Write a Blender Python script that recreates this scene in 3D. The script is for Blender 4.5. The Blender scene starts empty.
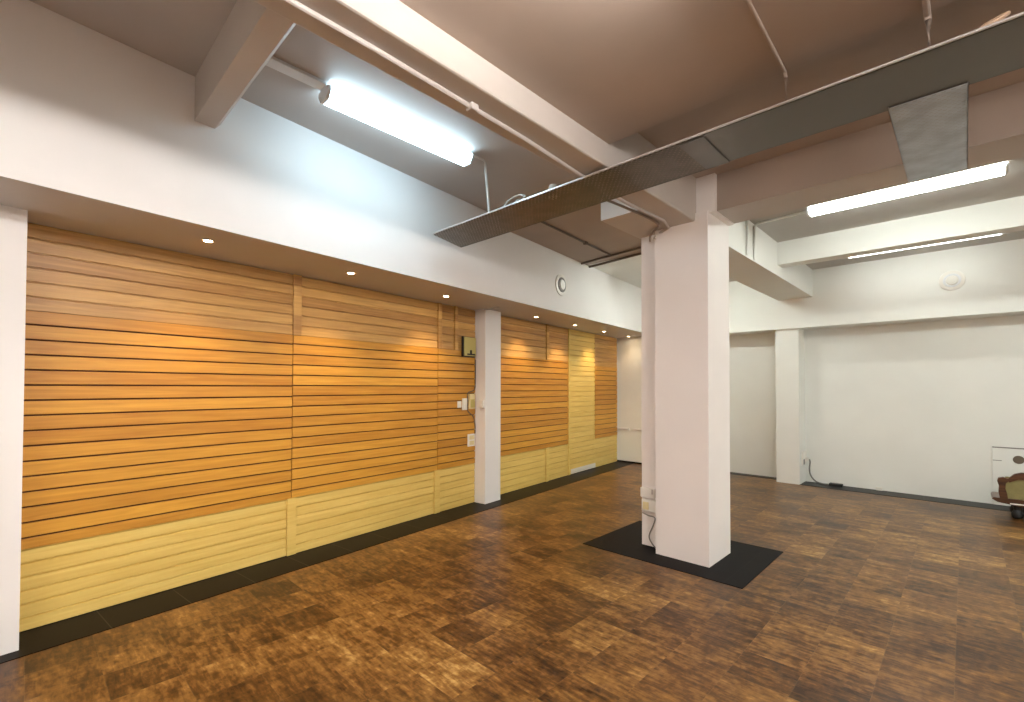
import bpy, bmesh, math, random
from mathutils import Vector, Matrix
random.seed(7)
SC = bpy.context.scene
COL = SC.collection
YAW, PITCH, ROLL = -0.77261, 0.017089, 0.002619
TW = math.radians(-6.4659)                 # the left wall is not square to the column grid
WM = Matrix.Rotation(-TW, 4, 'Z')          # local x: out of left wall, local y: along left wall

# ------------------------------------------------------------------ materials
def new_mat(name):
    m = bpy.data.materials.new(name); m.use_nodes = True
    nt = m.node_tree; b = nt.nodes['Principled BSDF']
    return m, nt, b
def N(nt, t, **kw):
    n = nt.nodes.new(t)
    for k, v in kw.items(): setattr(n, k, v)
    return n
def ramp(nt, stops):
    r = N(nt, 'ShaderNodeValToRGB'); e = r.color_ramp.elements
    while len(e) < len(stops): e.new(0.5)
    for i, (p, c) in enumerate(stops):
        e[i].position = p; e[i].color = (*c, 1)
    return r
def paint(name, col, rough=0.6, var=0.06, scale=2.2, bump=0.02):
    m, nt, b = new_mat(name); L = nt.links
    tc = N(nt, 'ShaderNodeTexCoord'); no = N(nt, 'ShaderNodeTexNoise'); no.inputs['Scale'].default_value = scale; no.inputs['Detail'].default_value = 5
    geo = N(nt, 'ShaderNodeNewGeometry')
    L.new(geo.outputs['Position'], no.inputs['Vector'])
    r = ramp(nt, [(0.3, tuple(c*(1-var) for c in col)), (0.7, tuple(min(1, c*(1+var)) for c in col))])
    L.new(no.outputs['Fac'], r.inputs['Fac']); L.new(r.outputs['Color'], b.inputs['Base Color'])
    n2 = N(nt, 'ShaderNodeTexNoise'); n2.inputs['Scale'].default_value = 60; L.new(geo.outputs['Position'], n2.inputs['Vector'])
    bp = N(nt, 'ShaderNodeBump'); bp.inputs['Strength'].default_value = bump*4; bp.inputs['Distance'].default_value = 0.004
    L.new(n2.outputs['Fac'], bp.inputs['Height']); L.new(bp.outputs['Normal'], b.inputs['Normal'])
    b.inputs['Roughness'].default_value = rough
    return m
def flat(name, col, rough=0.5, metal=0.0):
    m, nt, b = new_mat(name)
    b.inputs['Base Color'].default_value = (*col, 1); b.inputs['Roughness'].default_value = rough; b.inputs['Metallic'].default_value = metal
    return m
def wood(name, dark, light, board, z0, var=0.25, rough=0.42):
    """boards lying along local y, stacked along z; grain runs along y, each board its own tone"""
    m, nt, b = new_mat(name); L = nt.links
    tc = N(nt, 'ShaderNodeTexCoord'); sp = N(nt, 'ShaderNodeSeparateXYZ'); L.new(tc.outputs['Object'], sp.inputs[0])
    mp = N(nt, 'ShaderNodeMapping'); mp.inputs['Scale'].default_value = (3, 1.3, 26); L.new(tc.outputs['Object'], mp.inputs['Vector'])
    n = N(nt, 'ShaderNodeTexNoise'); n.inputs['Scale'].default_value = 1.6; n.inputs['Detail'].default_value = 6; n.inputs['Distortion'].default_value = 0.6
    L.new(mp.outputs['Vector'], n.inputs['Vector'])
    sub = N(nt, 'ShaderNodeMath', operation='SUBTRACT'); L.new(sp.outputs['Z'], sub.inputs[0]); sub.inputs[1].default_value = z0
    dv = N(nt, 'ShaderNodeMath', operation='DIVIDE'); L.new(sub.outputs[0], dv.inputs[0]); dv.inputs[1].default_value = board
    fl = N(nt, 'ShaderNodeMath', operation='FLOOR'); L.new(dv.outputs[0], fl.inputs[0])
    info = N(nt, 'ShaderNodeObjectInfo')
    ad = N(nt, 'ShaderNodeMath', operation='MULTIPLY_ADD'); L.new(info.outputs['Random'], ad.inputs[0]); ad.inputs[1].default_value = 53.0; L.new(fl.outputs[0], ad.inputs[2])
    wn = N(nt, 'ShaderNodeTexWhiteNoise', noise_dimensions='1D'); L.new(ad.outputs[0], wn.inputs['W'])
    mx = N(nt, 'ShaderNodeMix'); mx.data_type = 'FLOAT'; mx.inputs['Factor'].default_value = var
    L.new(n.outputs['Fac'], mx.inputs['A']); L.new(wn.outputs['Value'], mx.inputs['B'])
    r = ramp(nt, [(0.28, dark), (0.72, light)]); L.new(mx.outputs['Result'], r.inputs['Fac']); L.new(r.outputs['Color'], b.inputs['Base Color'])
    b.inputs['Roughness'].default_value = rough
    return m
def emis(name, col, strength):
    m, nt, b = new_mat(name)
    b.inputs['Base Color'].default_value = (*col, 1)
    b.inputs['Emission Color'].default_value = (*col, 1); b.inputs['Emission Strength'].default_value = strength
    return m
def floor_mat():
    m, nt, b = new_mat('marbled_vinyl_tiles'); L = nt.links
    geo = N(nt, 'ShaderNodeNewGeometry'); T = 0.288
    mp = N(nt, 'ShaderNodeMapping'); mp.inputs['Location'].default_value = (1.206/T, -3.765/T, 0); mp.inputs['Scale'].default_value = (1/T, 1/T, 0)
    L.new(geo.outputs['Position'], mp.inputs['Vector'])
    fl = N(nt, 'ShaderNodeVectorMath', operation='FLOOR'); L.new(mp.outputs[0], fl.inputs[0])
    fr = N(nt, 'ShaderNodeVectorMath', operation='FRACTION'); L.new(mp.outputs[0], fr.inputs[0])
    wn = N(nt, 'ShaderNodeTexWhiteNoise', noise_dimensions='3D'); L.new(fl.outputs[0], wn.inputs['Vector'])
    off = N(nt, 'ShaderNodeVectorMath', operation='SCALE'); off.inputs['Scale'].default_value = 40; L.new(wn.outputs['Color'], off.inputs[0])
    po = N(nt, 'ShaderNodeVectorMath', operation='ADD'); L.new(geo.outputs['Position'], po.inputs[0]); L.new(off.outputs[0], po.inputs[1])
    outs = []
    for sc, rot, d in (((3.2, 9.5, 1), 0.12, 5), ((11, 44, 1), 0.0, 6), ((26, 15, 1), 0.0, 3)):
        k = N(nt, 'ShaderNodeMapping'); k.inputs['Scale'].default_value = sc; k.inputs['Rotation'].default_value = (0, 0, rot); L.new(po.outputs[0], k.inputs['Vector'])
        n = N(nt, 'ShaderNodeTexNoise'); n.inputs['Scale'].default_value = 1.0; n.inputs['Detail'].default_value = d; n.inputs['Roughness'].default_value = 0.62; n.inputs['Distortion'].default_value = 0.25
        L.new(k.outputs[0], n.inputs['Vector']); outs.append(n)
    m1 = N(nt, 'ShaderNodeMix'); m1.data_type = 'FLOAT'; m1.inputs['Factor'].default_value = 0.48; L.new(outs[0].outputs['Fac'], m1.inputs['A']); L.new(outs[1].outputs['Fac'], m1.inputs['B'])
    mx = N(nt, 'ShaderNodeMix'); mx.data_type = 'FLOAT'; mx.inputs['Factor'].default_value = 0.22; L.new(m1.outputs['Result'], mx.inputs['A']); L.new(outs[2].outputs['Fac'], mx.inputs['B'])
    # broad worn patches and a per tile tone
    big = N(nt, 'ShaderNodeTexNoise'); big.inputs['Scale'].default_value = 1.1; big.inputs['Detail'].default_value = 3; L.new(geo.outputs['Position'], big.inputs['Vector'])
    a1 = N(nt, 'ShaderNodeMath', operation='MULTIPLY_ADD'); L.new(wn.outputs['Value'], a1.inputs[0]); a1.inputs[1].default_value = 0.10; L.new(mx.outputs['Result'], a1.inputs[2])
    a2 = N(nt, 'ShaderNodeMath', operation='MULTIPLY_ADD'); L.new(big.outputs['Fac'], a2.inputs[0]); a2.inputs[1].default_value = 0.26; L.new(a1.outputs[0], a2.inputs[2])
    r = ramp(nt, [(0.56, FLOOR[0]), (0.66, FLOOR[1]), (0.77, FLOOR[2]), (0.92, FLOOR[3])]); L.new(a2.outputs[0], r.inputs['Fac'])
    sp = N(nt, 'ShaderNodeSeparateXYZ'); L.new(fr.outputs[0], sp.inputs[0])
    mn = N(nt, 'ShaderNodeMath', operation='MINIMUM'); L.new(sp.outputs['X'], mn.inputs[0]); L.new(sp.outputs['Y'], mn.inputs[1])
    lt = N(nt, 'ShaderNodeMath', operation='LESS_THAN'); L.new(mn.outputs[0], lt.inputs[0]); lt.inputs[1].default_value = 0.012
    jf = N(nt, 'ShaderNodeMath', operation='MULTIPLY'); L.new(lt.outputs[0], jf.inputs[0]); jf.inputs[1].default_value = 0.22
    jm = N(nt, 'ShaderNodeMix'); jm.data_type = 'RGBA'; L.new(jf.outputs[0], jm.inputs['Factor']); L.new(r.outputs['Color'], jm.inputs['A']); jm.inputs['B'].default_value = (0.22, 0.135, 0.06, 1)
    L.new(jm.outputs['Result'], b.inputs['Base Color'])
    rr = N(nt, 'ShaderNodeMapRange'); L.new(mx.outputs['Result'], rr.inputs['Value']); rr.inputs['To Min'].default_value = 0.27; rr.inputs['To Max'].default_value = 0.40; b.inputs['Specular IOR Level'].default_value = 0.32
    L.new(rr.outputs[0], b.inputs['Roughness'])
    bp = N(nt, 'ShaderNodeBump'); bp.inputs['Strength'].default_value = 0.25; bp.inputs['Distance'].default_value = 0.003
    L.new(mx.outputs['Result'], bp.inputs['Height']); L.new(bp.outputs['Normal'], b.inputs['Normal'])
    return m
def border_mat(name, col, T, axis, joint, rough=0.35):
    m, nt, b = new_mat(name); L = nt.links
    tc = N(nt, 'ShaderNodeTexCoord'); sp = N(nt, 'ShaderNodeSeparateXYZ'); L.new(tc.outputs['Object'], sp.inputs[0])
    prev = None
    for ax in axis:
        d = N(nt, 'ShaderNodeMath', operation='DIVIDE'); L.new(sp.outputs[ax], d.inputs[0]); d.inputs[1].default_value = T
        f = N(nt, 'ShaderNodeMath', operation='FRACT'); L.new(d.outputs[0], f.inputs[0])
        l = N(nt, 'ShaderNodeMath', operation='LESS_THAN'); L.new(f.outputs[0], l.inputs[0]); l.inputs[1].default_value = 0.014
        if prev:
            q = N(nt, 'ShaderNodeMath', operation='MAXIMUM'); L.new(prev.outputs[0], q.inputs[0]); L.new(l.outputs[0], q.inputs[1]); prev = q
        else: prev = l
    mx = N(nt, 'ShaderNodeMix'); mx.data_type = 'RGBA'; L.new(prev.outputs[0], mx.inputs['Factor']); mx.inputs['A'].default_value = (*col, 1); mx.inputs['B'].default_value = (*joint, 1)
    L.new(mx.outputs['Result'], b.inputs['Base Color']); b.inputs['Roughness'].default_value = rough; b.inputs['Specular IOR Level'].default_value = 0.05
    return m
def mesh_metal(name, col, hole, rough=0.42):
    """perforated galvanised sheet: rows of real see-through slots"""
    m, nt, b = new_mat(name); L = nt.links
    b.inputs['Metallic'].default_value = 0.75; b.inputs['Roughness'].default_value = rough; 
    tc = N(nt, 'ShaderNodeTexCoord')
    nz = N(nt, 'ShaderNodeTexNoise'); nz.inputs['Scale'].default_value = 9; L.new(tc.outputs['Object'], nz.inputs['Vector'])
    r = ramp(nt, [(0.35, tuple(c*0.8 for c in col)), (0.65, col)]); L.new(nz.outputs['Fac'], r.inputs['Fac']); L.new(r.outputs['Color'], b.inputs['Base Color'])
    sp = N(nt, 'ShaderNodeSeparateXYZ'); L.new(tc.outputs['Object'], sp.inputs[0])
    def cell(ax, T, src=None):
        d = N(nt, 'ShaderNodeMath', operation='DIVIDE'); L.new(src or sp.outputs[ax], d.inputs[0]); d.inputs[1].default_value = T
        return d
    dy = cell('Y', 0.02); fy = N(nt, 'ShaderNodeMath', operation='FRACT'); L.new(dy.outputs[0], fy.inputs[0])
    fl = N(nt, 'ShaderNodeMath', operation='FLOOR'); L.new(dy.outputs[0], fl.inputs[0])
    sh = N(nt, 'ShaderNodeMath', operation='MULTIPLY'); L.new(fl.outputs[0], sh.inputs[0]); sh.inputs[1].default_value = 0.5
    dx = cell('X', 0.034); ax = N(nt, 'ShaderNodeMath', operation='ADD'); L.new(dx.outputs[0], ax.inputs[0]); L.new(sh.outputs[0], ax.inputs[1])
    fx = N(nt, 'ShaderNodeMath', operation='FRACT'); L.new(ax.outputs[0], fx.inputs[0])
    lx = N(nt, 'ShaderNodeMath', operation='LESS_THAN'); L.new(fx.outputs[0], lx.inputs[0]); lx.inputs[1].default_value = hole
    ly = N(nt, 'ShaderNodeMath', operation='LESS_THAN'); L.new(fy.outputs[0], ly.inputs[0]); ly.inputs[1].default_value = 0.45
    mu = N(nt, 'ShaderNodeMath', operation='MULTIPLY'); L.new(lx.outputs[0], mu.inputs[0]); L.new(ly.outputs[0], mu.inputs[1])
    tr = N(nt, 'ShaderNodeBsdfTransparent'); ms = N(nt, 'ShaderNodeMixShader')
    L.new(mu.outputs[0], ms.inputs['Fac']); L.new(b.outputs[0], ms.inputs[1]); L.new(tr.outputs[0], ms.inputs[2])
    L.new(ms.outputs[0], nt.nodes['Material Output'].inputs['Surface'])
    return m

FLOOR = [(0.032, 0.013, 0.004), (0.112, 0.047, 0.011), (0.255, 0.125, 0.031), (0.60, 0.38, 0.13)]
M = {}
M['white'] = paint('white_wall_paint', (0.83, 0.815, 0.795), var=0.02)
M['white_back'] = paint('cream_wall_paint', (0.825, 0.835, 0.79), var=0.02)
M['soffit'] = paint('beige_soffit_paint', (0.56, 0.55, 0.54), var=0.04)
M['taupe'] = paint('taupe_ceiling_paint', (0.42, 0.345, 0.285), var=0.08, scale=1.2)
M['grey_ceiling'] = paint('far_ceiling_grey', (0.50, 0.48, 0.45), var=0.05, scale=1.2)
M['lit_ceiling'] = paint('lit_grey_ceiling', (0.50, 0.46, 0.43), var=0.05, scale=1.2)  # taupe ceiling lightened, with the batten light's brightness put into the colour
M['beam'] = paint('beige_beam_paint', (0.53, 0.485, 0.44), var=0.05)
M['pillar'] = paint('pillar_paint', (0.85, 0.81, 0.78), var=0.02)
M['floor'] = floor_mat()
M['slat'] = wood('oak_slatwall_veneer', (0.48, 0.205, 0.020), (0.71, 0.37, 0.047), 0.0935, 0.06, 0.30)
M['groove'] = flat('slat_groove_shadow_brown', (0.09, 0.027, 0.006), 0.8)
M['pine'] = wood('aged_pine_boards', (0.40, 0.20, 0.055), (0.70, 0.42, 0.13), 0.0885, 0.0, 0.35)
M['yellow'] = wood('yellow_pine_boards', (0.70, 0.48, 0.115), (0.83, 0.625, 0.195), 0.0885, 0.0, 0.15)
M['black_tile'] = border_mat('black_border_tile', (0.011, 0.008, 0.006), 0.43, 'Y', (0.05, 0.04, 0.03))
M['black_mat'] = border_mat('black_square_tile', (0.011, 0.010, 0.010), 0.288, 'XY', (0.017, 0.016, 0.015), 0.5)
M['grey_tile'] = border_mat('charcoal_border_tile', (0.035, 0.034, 0.032), 0.43, 'X', (0.05, 0.05, 0.05))
M['mesh'] = mesh_metal('perforated_galvanised_steel', (0.20, 0.18, 0.155), 0.5)
M['sheet'] = flat('dull_galvanised_sheet', (0.22, 0.22, 0.21), 0.45, 0.8)
M['mesh_glare'] = mesh_metal('glare_tinted_steel', (0.62, 0.66, 0.72), 0.45, 0.36)  # steel tinted pale blue to carry the glare on the tray branch
M['lip'] = flat('bright_steel_edge', (0.72, 0.72, 0.72), 0.35, 0.6)
M['conduit'] = flat('grey_painted_conduit', (0.50, 0.46, 0.43), 0.45)
M['conduit_dark'] = flat('dark_conduit', (0.13, 0.10, 0.075), 0.5)
M['conduit_mid'] = flat('brown_conduit', (0.24, 0.19, 0.155), 0.5)
M['plastic'] = flat('white_plastic', (0.80, 0.78, 0.72), 0.35)
M['cream_plastic'] = flat('cream_plastic', (0.72, 0.62, 0.34), 0.4)
M['meter'] = flat('olive_metal_cover', (0.55, 0.47, 0.15), 0.4)
M['dark'] = flat('dark_brown_shade', (0.02, 0.014, 0.01), 0.5)
M['black'] = flat('black_rubber', (0.012, 0.012, 0.012), 0.5)
M['cable_grey'] = flat('grey_cable', (0.20, 0.19, 0.17), 0.5)
M['cable_white'] = flat('white_cable', (0.7, 0.68, 0.63), 0.45)
M['housing'] = flat('white_lamp_housing', (0.75, 0.77, 0.78), 0.4)
M['chrome'] = flat('brushed_steel_ring', (0.6, 0.55, 0.5), 0.3, 0.9)
M['mahogany'] = wood('carved_mahogany', (0.035, 0.013, 0.006), (0.12, 0.045, 0.017), 0.5, 0, 0.1, 0.28)
M['olive'] = paint('olive_gold_upholstery', (0.25, 0.215, 0.085), 0.8, 0.12, 14)
M['hole'] = flat('grey_brown_hollow', (0.16, 0.12, 0.085), 0.8)
M['tan'] = flat('tan_cable', (0.55, 0.38, 0.26), 0.6)
M['led_cool'] = emis('cool_led_diffuser', (0.60, 0.85, 1.0), 5.0)
M['led_far'] = emis('neutral_led_diffuser', (0.94, 1.0, 0.95), 9)
M['led_row'] = emis('neutral_led_diffuser_row', (0.94, 1.0, 0.95), 36)
M['led_mid'] = emis('neutral_led_diffuser_far_left', (0.94, 1.0, 0.95), 17)
M['led_fill'] = emis('warm_fill_diffuser', (1.0, 0.94, 0.90), 34)
M['led_near'] = emis('warm_led_diffuser', (1.0, 0.94, 0.90), 20)
M['led_dim'] = emis('soft_led_diffuser', (0.96, 1.0, 0.96), 5)
M['bulb'] = emis('warm_downlight_bulb', (1.0, 0.76, 0.48), 30)

# ------------------------------------------------------------------ mesh helpers
def bx(bm, a, b, bevel=0.0):
    lo = [min(a[i], b[i]) for i in range(3)]; hi = [max(a[i], b[i]) for i in range(3)]
    r = bmesh.ops.create_cube(bm, size=1.0)
    for v in r['verts']:
        v.co = Vector([lo[i] + (v.co[i] + 0.5)*(hi[i]-lo[i]) for i in range(3)])
    if bevel:
        es = list({e for v in r['verts'] for e in v.link_edges})
        bmesh.ops.bevel(bm, geom=es, offset=bevel, segments=2, profile=0.5, affect='EDGES')
def prism(bm, pts, a, b, axis=1):
    """extrude a polygon given in the two other axes from a to b along axis"""
    def P(p, t):
        c = [0, 0, 0]; o = [i for i in range(3) if i != axis]; c[axis] = t; c[o[0]], c[o[1]] = p; return c
    A = [bm.verts.new(P(p, a)) for p in pts]; B = [bm.verts.new(P(p, b)) for p in pts]
    n = len(pts)
    bm.faces.new(A); bm.faces.new(B[::-1])
    for i in range(n): bm.faces.new((A[i], B[i], B[(i+1) % n], A[(i+1) % n]))
    bmesh.ops.recalc_face_normals(bm, faces=bm.faces)
def smooth_path(pts, n=6):
    P = [Vector(p) for p in pts]; out = []
    for i in range(len(P)-1):
        p0 = P[max(0, i-1)]; p1 = P[i]; p2 = P[i+1]; p3 = P[min(len(P)-1, i+2)]
        for k in range(n):
            t = k/n
            out.append(0.5*((2*p1) + (p2-p0)*t + (2*p0-5*p1+4*p2-p3)*t*t + (3*p1-p0-3*p2+p3)*t**3))
    out.append(P[-1]); return out
def tube(bm, pts, r, seg=10):
    P = [Vector(p) for p in pts]; rings = []
    up = Vector((0, 0, 1))
    for i, p in enumerate(P):
        d = (P[min(i+1, len(P)-1)] - P[max(i-1, 0)]).normalized()
        u = d.cross(up)
        if u.length < 0.05: u = d.cross(Vector((0, 1, 0)))
        u.normalize(); w = u.cross(d).normalized()
        rings.append([bm.verts.new(p + r*(math.cos(2*math.pi*k/seg)*u + math.sin(2*math.pi*k/seg)*w)) for k in range(seg)])
    for a, b in zip(rings[:-1], rings[1:]):
        for k in range(seg): bm.faces.new((a[k], a[(k+1) % seg], b[(k+1) % seg], b[k]))
    bm.faces.new(rings[0][::-1]); bm.faces.new(rings[-1])
    bmesh.ops.recalc_face_normals(bm, faces=bm.faces)
def lathe(bm, prof, c, axis='z', seg=28):
    """prof: (radius, height) pairs spun about an axis through c"""
    rings = []
    for r, h in prof:
        ring = []
        for k in range(seg):
            a = 2*math.pi*k/seg; x, y = r*math.cos(a), r*math.sin(a)
            q = {'z': (x, y, h), 'x': (h, x, y), 'y': (x, h, y)}[axis]
            ring.append(bm.verts.new(Vector(c) + Vector(q)))
        rings.append(ring)
    for a, b in zip(rings[:-1], rings[1:]):
        for k in range(seg): bm.faces.new((a[k], a[(k+1) % seg], b[(k+1) % seg], b[k]))
    bm.faces.new(rings[0]); bm.faces.new(rings[-1][::-1])
    bmesh.ops.recalc_face_normals(bm, faces=bm.faces)
def obj(name, bm, mat, parent=None, wall=False, smooth=False, mats=None):
    me = bpy.data.meshes.new(name)
    co = [v.co for v in bm.verts]
    if parent is None:
        c = Vector(((min(v.x for v in co)+max(v.x for v in co))/2, (min(v.y for v in co)+max(v.y for v in co))/2, min(v.z for v in co)))
    else:
        c = Vector(parent['o'])
    bmesh.ops.translate(bm, verts=bm.verts, vec=-c)
    if smooth:
        for f in bm.faces: f.smooth = True
    bm.to_mesh(me); bm.free()
    me.materials.append(mat)
    for x in mats or []: me.materials.append(x)
    o = bpy.data.objects.new(name, me); COL.objects.link(o)
    if parent is None:
        o.location = (WM @ c) if wall else c
        if wall: o.rotation_euler = (0, 0, -TW)
    else: o.parent = parent
    if smooth:
        try:
            md = o.modifiers.new('edge_split', 'EDGE_SPLIT'); md.split_angle = math.radians(35)
        except Exception: pass
    return o
def tag(o, label, cat, group=None):
    o['label'] = label; o['category'] = cat
    if group: o['group'] = group
    return o
def thing(name, label, cat, base, wall=False, group=None):
    """Empty at the base; its parts are modelled in the frame of the room (or of the left wall) and shifted to it"""
    o = bpy.data.objects.new(name, None); COL.objects.link(o); o.empty_display_size = 0.1
    o['o'] = list(base); o.location = (WM @ Vector(base)) if wall else Vector(base)
    if wall: o.rotation_euler = (0, 0, -TW)
    return tag(o, label, cat, group)
def part(name, parent, mat, fn, smooth=False, label=None):
    bm = bmesh.new(); fn(bm)
    o = obj(name, bm, mat, parent, smooth=smooth)
    if 'o' in parent.keys(): o['o'] = list(parent['o'])
    if label: o['label'] = label
    return o
def struct(name, mat, fn, wall=False):
    bm = bmesh.new(); fn(bm); o = obj(name, bm, mat, None, wall); o['kind'] = 'structure'; return o
def single(name, label, cat, mat, fn, wall=False, smooth=False, group=None):
    bm = bmesh.new(); fn(bm); return tag(obj(name, bm, mat, None, wall, smooth), label, cat, group)
def box(a, b, bev=0.0): return lambda bm: bx(bm, a, b, bev)
def boxes(*l): 
    def f(bm):
        for q in l: bx(bm, *q)
    return f

# ------------------------------------------------------------------ room shell
XR, YN = 3.6, -3.2
struct('floor', M['floor'], box((-5.8, YN, -0.1), (XR, 9.0, 0)))
struct('wall_left', M['white'], box((-4.3, -3.8, 0), (-4.125, 9.05, 3.5)), wall=True)
struct('wall_right', M['white'], box((XR, YN, 0), (XR+0.15, 9.0, 3.5)))
struct('wall_near', M['white'], box((-5.8, YN-0.15, 0), (XR, YN, 3.5)))
struct('wall_back', M['white_back'], box((-3.4, 8.8, 0), (XR, 9.0, 3.5)))
struct('wall_back', M['white_back'], box((-5.6, 8.485, 0), (-3.4, 9.0, 3.5)))
# bulkheads (dropped boxes over the left and back walls)
def left_bulkhead(bm):
    bx(bm, (-4.124, -3.8, 2.512), (-3.305, 8.9, 3.5))
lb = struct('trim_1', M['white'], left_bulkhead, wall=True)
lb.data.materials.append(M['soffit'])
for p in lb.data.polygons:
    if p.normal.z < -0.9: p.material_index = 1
struct('trim_2', M['white_back'], box((-4.1, 8.38, 2.435), (XR, 8.8, 3.5)))
# ceilings
struct('ceiling', M['lit_ceiling'], box((-4.6, YN, 3.425), (-1.76, 3.74, 3.6)))
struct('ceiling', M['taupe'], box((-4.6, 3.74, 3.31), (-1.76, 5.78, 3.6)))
struct('ceiling', M['taupe'], box((-1.76, YN, 3.085), (XR, 2.64, 3.6)))
struct('ceiling', M['taupe'], box((-1.76, 2.64, 3.31), (XR, 4.5, 3.6)))
struct('ceiling', M['grey_ceiling'], box((-1.76, 4.5, 3.31), (XR, 8.8, 3.6)))  # lighter tone than the taupe ceiling before it
struct('ceiling', M['white_back'], box((-4.6, 5.78, 3.31), (-1.76, 8.8, 3.6)))  # lighter colour stands in for the lamplight on this far left bay
# beams of the column grid
struct('trim_3', M['beam'], box((-1.885, YN, 2.933), (-1.645, 4.06, 3.5), 0.012))
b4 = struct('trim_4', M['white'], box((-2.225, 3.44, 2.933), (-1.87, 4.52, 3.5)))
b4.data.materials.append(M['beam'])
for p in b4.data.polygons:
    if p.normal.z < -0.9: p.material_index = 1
struct('trim_5', M['white_back'], box((-2.12, 4.46, 2.895), (-1.65, 8.40, 3.5)))
b6 = struct('trim_6', M['taupe'], box((-1.60, 4.08, 3.0), (XR, 4.50, 3.5)))  # dark sides and lighter underside put the fall of light into the colour
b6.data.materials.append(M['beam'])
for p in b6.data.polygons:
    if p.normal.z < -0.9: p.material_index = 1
struct('trim_7', M['white_back'], box((-1.66, 6.51, 3.03), (XR, 6.72, 3.5)))
def small_beam(bm):
    prism(bm, [(0.715, 3.15), (0.83, 3.15), (0.862, 3.19), (0.862, 3.5), (0.715, 3.5)], -3.46, -1.87, axis=0)
struct('trim_8', M['beam'], small_beam)
# engaged columns
struct('trim_9', M['white'], box((-4.124, -0.75, 0), (-3.83, 0.435, 2.512)), wall=True)
struct('trim_10', M['white'], box((-4.124, 4.612, 0), (-3.92, 4.93, 2.512), 0.004), wall=True)
struct('trim_11', M['white_back'], box((-2.175, 8.43, 0), (-1.85, 8.82, 2.44), 0.004))
struct('trim_12', M['soffit'], box((-3.935, 4.60, 2.497), (-3.70, 4.625, 2.513)), wall=True)
# black tile border along the left wall and under the back wall
struct('trim_13', M['black_tile'], box((-4.124, 0.435, 0), (-3.728, 8.95, 0.004)), wall=True)
struct('trim_14', M['black_tile'], box((-3.83, -0.30, 0), (-3.728, 0.435, 0.004)), wall=True)
struct('baseboard_back', M['grey_tile'], box((-1.86, 8.43, 0), (XR, 8.80, 0.004)))
struct('baseboard_back', M['grey_tile'], box((-3.38, 8.63, 0), (-2.175, 8.80, 0.006)))
struct('baseboard_back', M['black_tile'], box((-5.1, 8.455, 0), (-3.4, 8.485, 0.03)))

# ------------------------------------------------------------------ freestanding pillar
pil = thing('pillar', 'white square freestanding pillar on the black tile square', 'pillar', (-1.78, 4.25, 0))
part('shaft', pil, M['pillar'], box((-2.015, 4.003, 0.0), (-1.538, 4.5, 3.0), 0.004))
part('side_casing', pil, M['pillar'], box((-2.205, 4.105, 0.02), (-2.0, 4.46, 2.94), 0.004))
part('head', pil, M['pillar'], box((-2.0, 4.03, 2.985), (-1.49, 4.49, 3.315)))
single('tile_square', 'square of black floor tiles laid around the pillar foot', 'floor tiles', M['black_mat'], box((-2.641, 3.765, 0), (-1.203, 4.87, 0.004)))

# ------------------------------------------------------------------ timber cladding on the left wall (frame: n, s, z)
NP = -4.095
def slat_panel(s0, s1, z0, z1, label):
    t = thing('slatwall_panel', label, 'wall panel', (NP, (s0+s1)/2, z0), wall=True, group='orange slatwall panels')
    def slats(bm):
        g = z0 + 0.067; edges = [z0]
        for k in range(15): edges.append(g + k*0.0935)
        edges = [e for e in edges if e < z1-0.02] + [z1]
        for a, b in zip(edges[:-1], edges[1:]):
            lo = a + (0.0055 if a > z0 else 0); hi = b - (0.0055 if b < z1 else 0)
            # each slat has a small lip over the groove
            bx(bm, (NP-0.012, s0, lo), (NP+0.006, s1, hi), 0.0015)
    part('slats', t, M['slat'], slats)
    part('backing_board', t, M['groove'], box((NP-0.029, s0+0.001, z0+0.002), (NP-0.011, s1-0.001, z1-0.002)))
    return t
slat_panel(0.437, 2.148, 0.505, 1.965, 'largest orange slatwall panel, beside the near white column at the left')
slat_panel(2.156, 3.933, 0.510, 1.965, 'wide orange slatwall panel, second from the left, left of the switches')
slat_panel(3.941, 4.608, 0.515, 1.965, 'narrow orange slatwall panel with the switches, left of the middle white column')
slat_panel(4.935, 7.000, 0.540, 1.945, 'orange slatwall panel just right of the middle white column')
slat_panel(7.985, 8.955, 0.545, 1.91, 'smallest orange slatwall panel, at the far corner of the room')
def boards(s0, s1, z0, z1, gap, n0=NP, step=0.0885, top_first=False):
    def f(bm):
        n = max(1, round((z1-z0)/step)); h = (z1-z0)/n
        for k in range(n):
            a = z0+k*h; b = a+h
            # tongue and groove board with a bevelled top edge
            prism(bm, [(n0-0.028, a), (n0-0.004, a), (n0, a+0.003), (n0, b-gap-0.005), (n0-0.013, b-0.005), (n0-0.013, b-0.0005), (n0-0.028, b-0.0005)], s0, s1, axis=1)
    return f
def pine(s0, s1, z0, z1, battens, label, mat, gap=0.006, group=None, name='cladding_panel'):
    t = thing(name, label, 'wall panel', (NP, (s0+s1)/2, z0), wall=True, group=group)
    cuts = [s0]
    for a, b in battens: cuts += [a-0.012, b]
    cuts.append(s1)
    def bd(bm):
        for a, b in zip(cuts[0::2], cuts[1::2]):
            if b-a > 0.02: boards(a, b, z0, z1, gap)(bm)
    part('boards', t, mat, bd)
    for a, b in battens:
        part('batten', t, mat, box((NP-0.028, a, z0), (NP+0.016, b, z1), 0.003))
    return t
UP = 'strips of pine boards above the slatwall'
LO = 'strips of yellow boards below the slatwall'
pine(0.437, 2.148, 1.967, 2.511, [], 'brown pine boards above the largest slatwall panel, under the first downlight', M['pine'], group=UP)
pine(2.150, 3.93, 1.967, 2.511, [(2.150, 2.225)], 'brown pine boards above the second slatwall panel from the left', M['pine'], group=UP)
pine(3.934, 4.608, 1.967, 2.511, [(3.934, 3.992), (4.22, 4.27)], 'brown pine boards behind the olive box, left of the middle column', M['pine'], group=UP)
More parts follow.
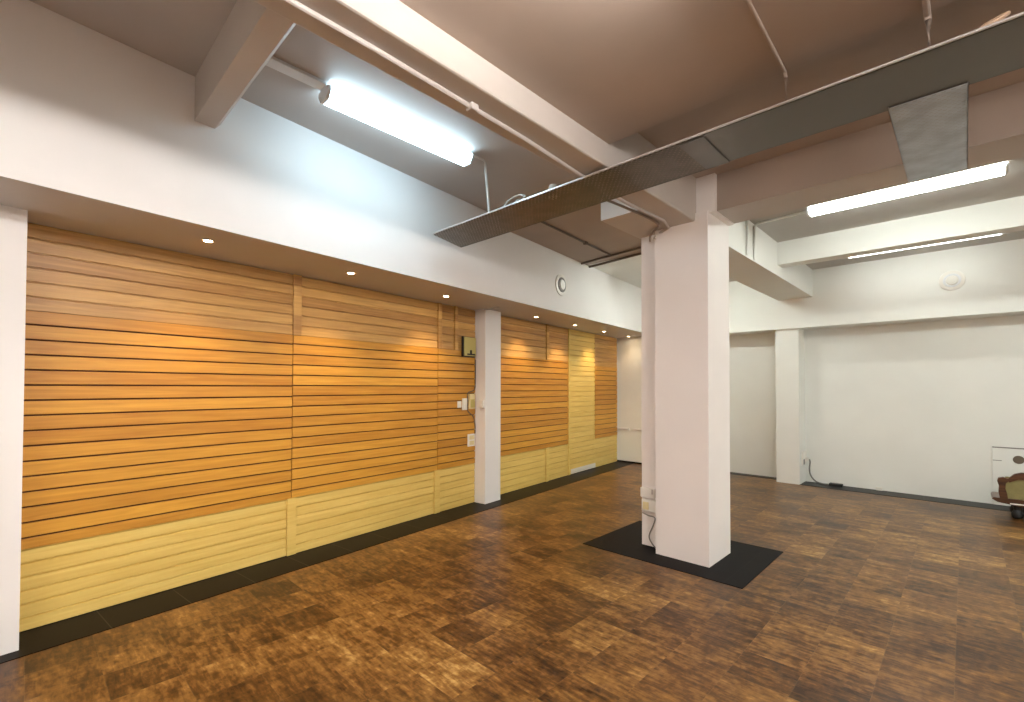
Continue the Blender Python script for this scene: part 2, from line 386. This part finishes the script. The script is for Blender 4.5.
pine(4.935, 7.000, 1.947, 2.511, [(6.31, 6.38)], 'brown pine boards above the slatwall panel right of the middle column', M['pine'], group=UP)
pine(7.985, 8.955, 1.912, 2.511, [], 'brown pine boards above the smallest slatwall panel in the far corner', M['pine'], group=UP)
pine(0.437, 2.11, 0.006, 0.503, [], 'yellow boards under the largest slatwall panel at the left', M['yellow'], group=LO)
pine(2.112, 3.88, 0.006, 0.508, [(2.112, 2.195)], 'yellow boards under the second slatwall panel from the left', M['yellow'], group=LO)
pine(3.884, 4.608, 0.006, 0.513, [(3.884, 3.972)], 'yellow boards under the narrow slatwall panel, left of the middle column', M['yellow'], group=LO)
pine(4.935, 7.000, 0.006, 0.538, [(6.30, 6.37)], 'yellow boards under the slatwall panel right of the middle column', M['yellow'], group=LO)
pine(7.985, 8.955, 0.006, 0.543, [], 'yellow boards under the smallest slatwall panel in the far corner', M['yellow'], group=LO)
fh = pine(7.004, 7.981, 0.006, 2.511, [(7.004, 7.045)], 'full height yellow boarded strip between two orange slatwall panels', M['yellow'])
single('skirting_piece', 'short white skirting piece at the foot of the full height yellow boards', 'skirting', M['plastic'], box((NP+0.001, 7.085, 0.015), (NP+0.017, 7.98, 0.095), 0.003), wall=True)

# electrics on the cladding
t = thing('meter_box', 'olive square electrical box high on the boards beside the middle column', 'electrical box', (NP, 4.46, 1.89), wall=True)
part('back_box', t, M['dark'], box((NP+0.012, 4.335, 1.885), (NP+0.034, 4.575, 2.145), 0.003))
part('cover', t, M['meter'], box((NP+0.034, 4.355, 1.90), (NP+0.046, 4.573, 2.138), 0.004))
part('latch', t, M['dark'], boxes(((NP+0.046, 4.46, 1.925), (NP+0.054, 4.49, 1.975)), ((NP+0.046, 4.41, 1.912), (NP+0.053, 4.55, 1.93))))
t = thing('light_switch', 'small white square switch, leftmost of the row beside the middle column', 'switch', (NP, 4.30, 1.235), wall=True)
part('plate', t, M['plastic'], box((NP+0.0065, 4.268, 1.245), (NP+0.018, 4.335, 1.325), 0.004))
part('rocker', t, M['plastic'], box((NP+0.018, 4.285, 1.262), (NP+0.026, 4.318, 1.308), 0.003))
t = thing('light_switch', 'white upright switch, second in the row beside the middle column', 'switch', (NP, 4.395, 1.21), wall=True)
part('plate', t, M['plastic'], box((NP+0.0065, 4.352, 1.212), (NP+0.022, 4.438, 1.36), 0.004))
part('rocker', t, M['plastic'], box((NP+0.022, 4.376, 1.25), (NP+0.03, 4.414, 1.322), 0.003))
t = thing('junction_box', 'cream open junction box with cables between switches and middle column', 'junction box', (NP, 4.52, 1.215), wall=True)
part('box_body', t, M['cream_plastic'], box((NP+0.0065, 4.475, 1.222), (NP+0.035, 4.572, 1.415), 0.004))
part('cover_plate', t, M['meter'], box((NP+0.035, 4.488, 1.24), (NP+0.042, 4.56, 1.345), 0.003))
t = thing('power_socket', 'white double socket low on the slatwall beside the middle column', 'socket', (NP, 4.52, 0.74), wall=True)
part('plate', t, M['plastic'], box((NP+0.0065, 4.455, 0.742), (NP+0.026, 4.585, 0.90), 0.005))
part('socket_face', t, M['cream_plastic'], boxes(((NP+0.026, 4.475, 0.828), (NP+0.029, 4.565, 0.882), 0.002), ((NP+0.026, 4.475, 0.758), (NP+0.029, 4.565, 0.812), 0.002)))
def wire(bm):
    n = NP+0.014
    tube(bm, smooth_path([(n, 4.596, 1.86), (n, 4.597, 1.6), (n, 4.58, 1.47), (n, 4.455, 1.425), (n, 4.4555, 1.31), (n, 4.456, 1.20), (n, 4.56, 1.12), (n, 4.597, 1.0), (n, 4.595, 0.90)]), 0.007, 8)
single('surface_cable', 'dark cable running down the slatwall edge past the junction box', 'cable', M['conduit_dark'], wire, wall=True, smooth=True)
t = thing('light_switch', 'white switch on the side of the middle white column', 'switch', (-3.985, 4.61, 1.22), wall=True)
part('plate', t, M['plastic'], box((-4.0, 4.575, 1.235), (-3.93, 4.612, 1.335), 0.004))
part('rocker', t, M['plastic'], box((-3.985, 4.567, 1.26), (-3.95, 4.576, 1.31), 0.002))

# ------------------------------------------------------------------ downlights in the left soffit
places = ['over the largest slatwall panel, nearest the camera', 'over the joint of the first two wide slatwall panels', 'just left of the middle column', 'just right of the middle column',
          'fifth along from the near end', 'over the full height yellow boards', 'in the far corner, last of the row']
places = ['nearest the camera, over the largest slatwall panel', 'over the second slatwall panel from the left', 'just left of the middle column', 'first one right of the middle column',
          'second one right of the middle column', 'over the full height yellow boards', 'last of the row at the far corner']
def dl_parts(t, c):
    def ring(bm): lathe(bm, [(0.026, -0.002), (0.043, -0.002), (0.045, -0.006), (0.040, -0.010), (0.030, -0.008), (0.026, -0.002)], c)
    part('trim_ring', t, M['chrome'], ring, smooth=True)
    def disc(bm): lathe(bm, [(0.0005, -0.0065), (0.024, -0.0065), (0.028, -0.003), (0.0005, -0.003)], c, seg=20)
    part('bulb', t, M['bulb'], disc)
for (n, s), w in zip([(-3.616, 1.29), (-3.63, 2.431), (-3.715, 3.693), (-3.777, 5.555), (-3.762, 6.648), (-3.786, 7.737), (-3.765, 8.76)], places):
    t = thing('downlight', 'small glowing round downlight in the soffit, ' + w, 'downlight', (n, s, 2.512), wall=True, group='downlights in the left soffit')
    dl_parts(t, (n, s, 2.512))
    ld = bpy.data.lights.new('downlight_lamp', 'SPOT'); ld.energy = 2 if s > 8.5 else 13; ld.color = (1, 0.70, 0.40); ld.spot_size = math.radians(105); ld.spot_blend = 0.75; ld.shadow_soft_size = 0.025
    lo = bpy.data.objects.new('downlight_lamp', ld); COL.objects.link(lo); lo.location = WM @ Vector((n, s, 2.496))

# ------------------------------------------------------------------ batten lights
def batten(label, a, b, zt, w, h, mat, axis, group='LED batten lights'):
    """long axis 'x' or 'y'; a,b = two opposite corners in plan; zt = ceiling"""
    cx, cy = (a[0]+b[0])/2, (a[1]+b[1])/2
    t = thing('batten_light', label, 'light', (cx, cy, zt-h), group=group)
    i = 0 if axis == 'x' else 1
    L0, L1 = (a[i], b[i]); o = cy if i == 0 else cx
    def P(l, c, z): return (l, o+c, z) if i == 0 else (o+c, l, z)
    def prof(k): return [(-w*k/2*0.55, zt-h), (w*k/2*0.55, zt-h), (w*k/2, zt-h*0.55), (w*k/2, zt-h*0.28), (-w*k/2, zt-h*0.28), (-w*k/2, zt-h*0.55)]
    def dif(bm): prism(bm, [(o+c, z) for c, z in prof(1)], L0+0.02, L1-0.02, axis=i)
    part('diffuser', t, mat, dif)
    part('housing', t, M['housing'], box(P(L0, -w*0.30, zt-h*0.28), P(L1, w*0.30, zt+0.001)))
    for e0, e1 in ((L0, L0+0.02), (L1-0.02, L1)):
        def cap(bm): prism(bm, [(o+c*1.03, z-(0.002 if z < zt-h*0.9 else 0)) for c, z in prof(1)], e0, e1, axis=i)
        part('end_cap', t, M['housing'], cap)
    return t
batten('bright bluish white batten light on the ceiling over the left wall', (-2.985, 1.305), (-2.835, 2.53), 3.425, 0.14, 0.10, M['led_cool'], 'y')
batten('bright white batten light beyond the pillar, under the end of the cable tray branch', (-1.115, 5.42), (0.268, 5.56), 3.31, 0.15, 0.075, M['led_far'], 'x')
batten('slim white batten light nearest the back wall, behind the white cross beam', (-1.12, 7.66), (0.335, 7.77), 3.31, 0.10, 0.055, M['led_dim'], 'x')
batten('white batten light in the far left bay, hidden behind the pillar', (-3.35, 6.75), (-2.50, 6.88), 3.31, 0.13, 0.08, M['led_mid'], 'x')
batten('white batten light in line with the one beyond the pillar, farther right', (1.7, 5.42), (3.1, 5.56), 3.31, 0.15, 0.075, M['led_row'], 'x')
for lab, x, y0, y1 in (('hung white batten light overhead, just above the top of the picture', -0.60, 0.30, 1.60), ('unseen hung batten light added as fill over the right side of the room', 1.9, 0.6, 2.0), ('unseen hung batten light added as fill behind the camera', -0.60, -2.2, -0.85)):
    t = batten(lab, (x-0.08, y0), (x+0.08, y1), 2.97, 0.15, 0.10, M['led_near'] if y0 == 0.30 else M['led_fill'], 'y')  # the last two battens are out of view, added as fill light
    for y in (y0+0.2, y1-0.2):
        part('hanger', t, M['lip'], box((x-0.006, y-0.006, 2.968), (x+0.006, y+0.006, 3.087)))

# ------------------------------------------------------------------ cable tray
TZ = 2.889
t = thing('cable_tray', 'long perforated steel cable tray hung across the room below the beam, with a branch', 'cable tray', (-1.0, 2.8, TZ))
def tray_sec(x0, x1, y0, y1, z=TZ):
    def f(bm):
        bx(bm, (x0, y0, z), (x1, y1, z+0.003))
        bx(bm, (x0, y1-0.003, z), (x1, y1, z+0.011))
        bx(bm, (x0, y0, z), (x1, y0+0.003, z+0.011))
    return f
def perforated(bm):
    prism(bm, [(-3.455, 2.585), (-1.09, 2.585), (-1.09, 3.015), (-3.575, 3.015)], TZ, TZ+0.003, axis=2)
    bx(bm, (-3.575, 3.012, TZ), (-1.09, 3.015, TZ+0.011)); bx(bm, (-3.455, 2.585, TZ), (-1.09, 2.588, TZ+0.011))
part('tray_section', t, M['mesh'], perforated, label='perforated section')
part('tray_section', t, M['sheet'], tray_sec(-1.09, 2.6, 2.588, 3.005, TZ+0.003), label='plain grey section')
part('edge_lip', t, M['lip'], box((-3.45, 2.574, TZ+0.004), (2.6, 2.5845, TZ+0.013)), label='bright steel edge')
part('splice_plate', t, M['sheet'], box((-1.16, 2.60, TZ-0.004), (-1.02, 3.0, TZ-0.0005)))
def branch(bm):
    z = TZ-0.004; x0, x1, y0, y1 = -0.259, 0.026, 2.97, 4.13
    bx(bm, (x0, y0, z), (x1, y1, z+0.003)); bx(bm, (x0, y0, z), (x0+0.003, y1, z+0.05)); bx(bm, (x1-0.003, y0, z), (x1, y1, z+0.05))
part('branch', t, M['mesh_glare'], branch, label='pale perforated branch')
def loop(bm):
    pts = []
    for k in range(15):
        a = 2*math.pi*k/14
        pts.append((-2.5+0.085*math.cos(a)-0.004*k, 2.66+0.03*math.sin(a), 2.955+0.055*math.sin(a)))
    tube(bm, smooth_path([(-2.72, 2.70, 2.8975)] + pts + [(-2.25, 2.68, 2.8975)], 4), 0.006, 8)
single('cable_loop', 'small white cable loop lying on the left end of the cable tray', 'cable', M['cable_white'], loop, smooth=True)
def tanloop(bm):
    pts = [(0.03, 2.70, 2.903), (0.06, 2.66, 2.935), (0.10, 2.66, 2.955), (0.135, 2.68, 2.975), (0.12, 2.70, 2.985), (0.07, 2.69, 2.965), (0.045, 2.67, 2.93), (0.08, 2.66, 2.925), (0.12, 2.66, 2.945), (0.16, 2.70, 2.903)]
    tube(bm, smooth_path(pts, 5), 0.009, 8)
single('cable_coil', 'tan coil of cable on the cable tray at the top right', 'cable', M['tan'], tanloop, smooth=True)
def gland(bm):
    lathe(bm, [(0.001, 0.0), (0.045, 0.0), (0.05, 0.04), (0.035, 0.06), (0.03, 0.085), (0.001, 0.088)], (-2.14, 2.68, TZ+0.003), 'z', 16)
single('cable_gland', 'small white fitting on the cable tray beside the cable loop', 'cable fitting', M['plastic'], gland, smooth=True)
# drop conduits
def conduit(name, label, pts, r, mat, saddles=(), cat='conduit', group=None, sm=None, curl=False):
    t = thing(name, label, cat, pts[0], group=group)
    part('pipe', t, mat, lambda bm: tube(bm, smooth_path(pts, 6) if curl else pts, r), smooth=True)
    for c in saddles:
        part('saddle', t, sm or mat, box([c[i]-r*1.9 for i in range(3)], [c[i]+r*1.9 for i in range(3)], r*0.6))
    return t
conduit('conduit', 'beige conduit running along the low ceiling then dropping to the middle of the tray', [(-0.61, 1.70, 3.078), (-0.627, 2.62, 3.078), (-0.625, 2.635, 3.05), (-0.622, 2.625, 2.894)], 0.008, M['taupe'], group='conduits')
conduit('conduit', 'beige conduit dropping to the tray at the top right of the picture', [(-0.10, 1.6, 3.074), (-0.097, 2.63, 3.074), (-0.095, 2.645, 3.055), (-0.093, 2.63, 2.896)], 0.012, M['taupe'], group='conduits')
conduit('conduit', 'grey conduit along the underside of the long beam, with saddle clips', [(-1.775, -1.5, 2.921), (-1.765, 1.0, 2.921), (-1.79, 2.0, 2.921), (-1.84, 2.75, 2.921), (-1.85, 3.2, 2.921), (-1.82, 3.78, 2.921), (-1.86, 3.95, 2.915), (-2.0, 4.03, 2.905), (-2.01, 3.99, 2.86)], 0.013, M['conduit'], [(-1.778, 1.57, 2.925)], group='conduits')
conduit('conduit', 'thin brown conduit beside the grey one on the beam, curling into the pillar', [(-1.93, 3.05, 2.922), (-1.905, 3.3, 2.922), (-1.885, 3.70, 2.922), (-1.91, 3.86, 2.919), (-2.0, 3.95, 2.912), (-2.05, 3.985, 2.89), (-2.055, 3.993, 2.84)], 0.010, M['conduit_mid'], group='conduits', curl=True)
conduit('conduit', 'dark conduit along the brown ceiling from the tray to the cross conduits', [(-3.255, 3.75, 3.298), (-3.30, 4.2, 3.298), (-3.425, 5.52, 3.2985)], 0.012, M['conduit_dark'], [(-3.36, 4.85, 3.30)], group='conduits')
conduit('conduit', 'nearer of two dark cross conduits on the ceiling left of the pillar', [(-4.0, 5.62, 3.297), (-2.13, 5.40, 3.297)], 0.014, M['conduit_dark'], group='conduits')
conduit('conduit', 'farther of two dark cross conduits on the ceiling left of the pillar', [(-4.03, 5.86, 3.297), (-2.13, 5.62, 3.297)], 0.016, M['conduit_dark'], group='conduits')
conduit('conduit', 'nearer of two pale conduits turning down the white beam behind the pillar', [(2.5, 5.36, 3.2972), (-1.60, 5.33, 3.2972), (-1.635, 5.33, 3.27), (-1.637, 5.33, 2.91)], 0.013, M['white_back'], group='conduits')
conduit('conduit', 'farther of two pale conduits turning down the white beam behind the pillar', [(-1.13, 5.54, 3.2972), (-1.60, 5.57, 3.2972), (-1.635, 5.57, 3.27), (-1.637, 5.57, 2.91)], 0.013, M['white_back'], group='conduits')
t = thing('trunking', 'white flat trunking on the ceiling feeding the bluish batten light', 'trunking', (-2.90, 1.08, 3.40))
part('base_channel', t, M['housing'], box((-2.945, 0.864, 3.412), (-2.865, 1.304, 3.426)))
part('snap_cover', t, M['housing'], box((-2.949, 0.864, 3.404), (-2.861, 1.304, 3.413), 0.003))
conduit('supply_cable', 'white cable dropping from the bluish batten light to the cable tray', [(-2.885, 2.54, 3.41), (-2.87, 2.66, 3.405), (-2.85, 2.66, 3.38), (-2.765, 2.635, 2.894)], 0.009, M['cable_white'], cat='cable')

# ------------------------------------------------------------------ round wall vents
def vent(label, c, axis, sgn, r, wall):
    t = thing('round_vent', label, 'vent', (c[0], c[1], c[2]-r), wall=wall, group='round wall vents')
    def L(prof): return lambda bm: lathe(bm, [(q, sgn*h) for q, h in prof], c, axis, 36)
    part('flange', t, M['plastic'], L([(r*0.86, 0.001), (r*1.28, 0.001), (r*1.25, 0.012), (r*1.0, 0.018), (r*0.86, 0.016), (r*0.86, 0.001)]), smooth=True)
    part('throat', t, M['cable_grey'], L([(r*0.5, 0.002), (r*0.86, 0.002), (r*0.88, 0.020), (r*0.80, 0.024), (r*0.5, 0.016)]))
    part('disc', t, M['plastic'], L([(0.0005, 0.012), (r*0.52, 0.012), (r*0.62, 0.022), (r*0.55, 0.034), (0.0005, 0.038)]), smooth=True)
    return t
vent('round white vent with dark ring on the left bulkhead, left of the pillar', (-3.304, 5.455, 2.887), 'x', 1, 0.115, True)
v2 = vent('round white vent high on the back bulkhead at the right', (-0.105, 8.379, 2.90), 'y', -1, 0.10, False)
for ch in v2.children:
    if ch.name.startswith('throat'): ch.data.materials[0] = M['housing']

# ------------------------------------------------------------------ sockets on the pillar
t = thing('power_socket', 'white socket with trailing leads low on the left side of the pillar, upper of two', 'socket', (-2.13, 4.104, 0.46))
part('plate', t, M['plastic'], box((-2.20, 4.066, 0.475), (-2.055, 4.105, 0.565), 0.006))
part('switch_rocker', t, M['conduit'], box((-2.085, 4.06, 0.515), (-2.07, 4.067, 0.56), 0.002))
t = thing('power_socket', 'cream socket low on the left side of the pillar, lower of two', 'socket', (-2.13, 4.104, 0.33))
part('plate', t, M['plastic'], box((-2.19, 4.07, 0.345), (-2.045, 4.105, 0.455), 0.006))
part('socket_face', t, M['cream_plastic'], box((-2.175, 4.064, 0.365), (-2.115, 4.071, 0.435), 0.003))
def lead(bm):
    tube(bm, smooth_path([(-2.17, 4.055, 0.335), (-2.10, 4.03, 0.325), (-2.035, 4.03, 0.315), (-2.06, 4.05, 0.24), (-2.12, 4.085, 0.12), (-2.09, 4.09, 0.05), (-2.03, 4.08, 0.012)]), 0.006, 8)
single('plug_lead', 'thin grey lead hanging from the sockets at the pillar foot', 'cable', M['cable_grey'], lead, smooth=True)

# ------------------------------------------------------------------ back wall bits
t = thing('power_socket', 'white socket with a plugged lead on the side of the column at the back wall', 'socket', (-1.845, 8.68, 0.28))
part('plate', t, M['plastic'], box((-1.85, 8.54, 0.285), (-1.825, 8.77, 0.50), 0.005))
part('switch_rocker', t, M['cable_grey'], box((-1.826, 8.56, 0.30), (-1.82, 8.62, 0.38), 0.002))
def cord(bm):
    tube(bm, smooth_path([(-1.775, 8.695, 0.375), (-1.765, 8.695, 0.33), (-1.775, 8.70, 0.22), (-1.76, 8.71, 0.12), (-1.70, 8.72, 0.04), (-1.62, 8.70, 0.016), (-1.525, 8.69, 0.016)]), 0.011, 8)
t = thing('extension_lead', 'grey lead with a white plug curving from the back wall socket down to the floor', 'cable', (-1.72, 8.70, 0.006))
part('cable', t, M['cable_grey'], cord, smooth=True)
part('plug', t, M['plastic'], box((-1.8245, 8.66, 0.34), (-1.780, 8.73, 0.40), 0.006))
t = thing('adapter', 'flat black adapter lying on the dark border at the back wall', 'adapter', (-1.42, 8.68, 0.004))
part('body', t, M['black'], box((-1.51, 8.64, 0.0045), (-1.34, 8.73, 0.045), 0.008))
part('rib', t, M['cable_grey'], box((-1.47, 8.66, 0.0445), (-1.38, 8.71, 0.05), 0.003))
single('cable_clip', 'small white block at the foot of the back wall', 'fitting', M['plastic'], box((-0.955, 8.76, 0.0045), (-0.875, 8.80, 0.05), 0.006))
def ledge(bm):
    bx(bm, (-5.13, 8.44, 0.665), (-4.83, 8.486, 0.69), 0.004); bx(bm, (-4.72, 8.44, 0.665), (-4.3, 8.486, 0.69), 0.004)
    bx(bm, (-5.13, 8.47, 0.64), (-4.83, 8.486, 0.666)); bx(bm, (-4.72, 8.47, 0.64), (-4.3, 8.486, 0.666))
single('wall_ledge', 'white broken ledge low on the far wall left of the pillar', 'ledge', M['white'], ledge)
t = thing('access_panel', 'white raised panel with a round hole on the back wall at the right edge', 'wall panel', (0.72, 8.79, 0.004))
def panel(bm): 
    bx(bm, (0.245, 8.778, 0.0045), (1.25, 8.799, 0.745), 0.003)
part('sheet', t, M['white_back'], panel)
part('top_edge', t, M['cable_grey'], box((0.245, 8.774, 0.738), (1.25, 8.799, 0.75)))
part('seam', t, M['cable_grey'], box((0.25, 8.7765, 0.572), (0.33, 8.7785, 0.58)))
part('hole', t, M['hole'], lambda bm: lathe(bm, [(0.0005, -0.003), (0.05, -0.003), (0.052, 0.004), (0.0005, 0.004)], (0.478, 8.776, 0.602), 'y', 24), label='dark round hole')

# ------------------------------------------------------------------ carved seat at the right edge
bx0, by0 = 0.235, 7.98
t = thing('carved_bench', 'low carved dark wood bench with olive upholstery at the right edge of the picture', 'bench', (0.75, 8.2, 0))
def rail(bm):
    pts = [(0.215, 0.205), (0.26, 0.175), (0.45, 0.145), (1.05, 0.145), (1.24, 0.175), (1.285, 0.205), (1.27, 0.225), (0.23, 0.225)]
    prism(bm, pts, by0, by0+0.42, axis=1)
part('base_rail', t, M['mahogany'], rail)
part('rail_moulding', t, M['plastic'], box((0.36, by0-0.008, 0.165), (1.14, by0+0.01, 0.178)), label='pale moulding')
def scroll(x, s):
    pts = [(0.0, 0.222), (0.065, 0.222), (0.06, 0.28), (0.045, 0.34), (0.05, 0.40), (0.075, 0.43), (0.07, 0.455), (0.03, 0.468), (-0.01, 0.455), (-0.02, 0.42), (-0.005, 0.36), (-0.01, 0.29)]
    return [(x+s*a, b) for a, b in pts]
part('scroll_post', t, M['mahogany'], lambda bm: prism(bm, scroll(0.28, 1), by0, by0+0.06, axis=1))
part('scroll_post', t, M['mahogany'], lambda bm: prism(bm, scroll(1.22, -1), by0, by0+0.06, axis=1))
def crest(bm):
    up = [(0.335, 0.44), (0.40, 0.515), (0.45, 0.535), (0.75, 0.56), (1.05, 0.535), (1.10, 0.515), (1.165, 0.44)]
    lo = [(1.14, 0.415), (1.07, 0.455), (0.75, 0.47), (0.43, 0.455), (0.36, 0.415)]
    prism(bm, up+lo, by0+0.005, by0+0.055, axis=1)
part('crest_rail', t, M['mahogany'], crest)
part('upholstered_panel', t, M['olive'], box((0.325, by0+0.02, 0.22), (1.175, by0+0.05, 0.475), 0.008))
part('plinth', t, M['dark'], box((0.46, by0+0.06, 0.03), (1.04, by0+0.34, 0.146)))
for x in (0.42, 1.08):
    for y in (by0+0.05, by0+0.37):
        def foot(bm): lathe(bm, [(0.03, 0.0), (0.045, 0.02), (0.05, 0.06), (0.03, 0.10), (0.04, 0.15)], (x, y, 0), 'z', 16)
        part('foot', t, M['black'], foot, smooth=True)

# ------------------------------------------------------------------ camera, view, world
cam = bpy.data.cameras.new('camera'); co = bpy.data.objects.new('camera', cam); COL.objects.link(co)
f = Vector((math.sin(YAW)*math.cos(PITCH), math.cos(YAW)*math.cos(PITCH), math.sin(PITCH)))
rt = Vector((math.cos(YAW), -math.sin(YAW), 0)); up = rt.cross(f)
r2 = math.cos(ROLL)*rt + math.sin(ROLL)*up; u2 = -math.sin(ROLL)*rt + math.cos(ROLL)*up
mw = Matrix((r2, u2, -f)).transposed().to_4x4(); mw.translation = Vector((0, 0, 1.5)); co.matrix_world = mw
cam.sensor_width = 36; cam.lens = 470.258/1024*36
cam.shift_x = (512-506.425)/1024; cam.shift_y = (379.3735-351)/1024; cam.clip_start = 0.02
SC.camera = co
w = bpy.data.worlds.new('world'); SC.world = w; w.use_nodes = True
w.node_tree.nodes['Background'].inputs['Color'].default_value = (0.9, 0.92, 1, 1); w.node_tree.nodes['Background'].inputs['Strength'].default_value = 0.1
vs = SC.view_settings
SC.display_settings.display_device = 'sRGB'
vs.view_transform = 'Standard'; vs.look = 'None'; vs.gamma = 1; vs.exposure = 1.75; vs.use_curve_mapping = False
for o in bpy.data.objects:
    if 'o' in o.keys(): del o['o']
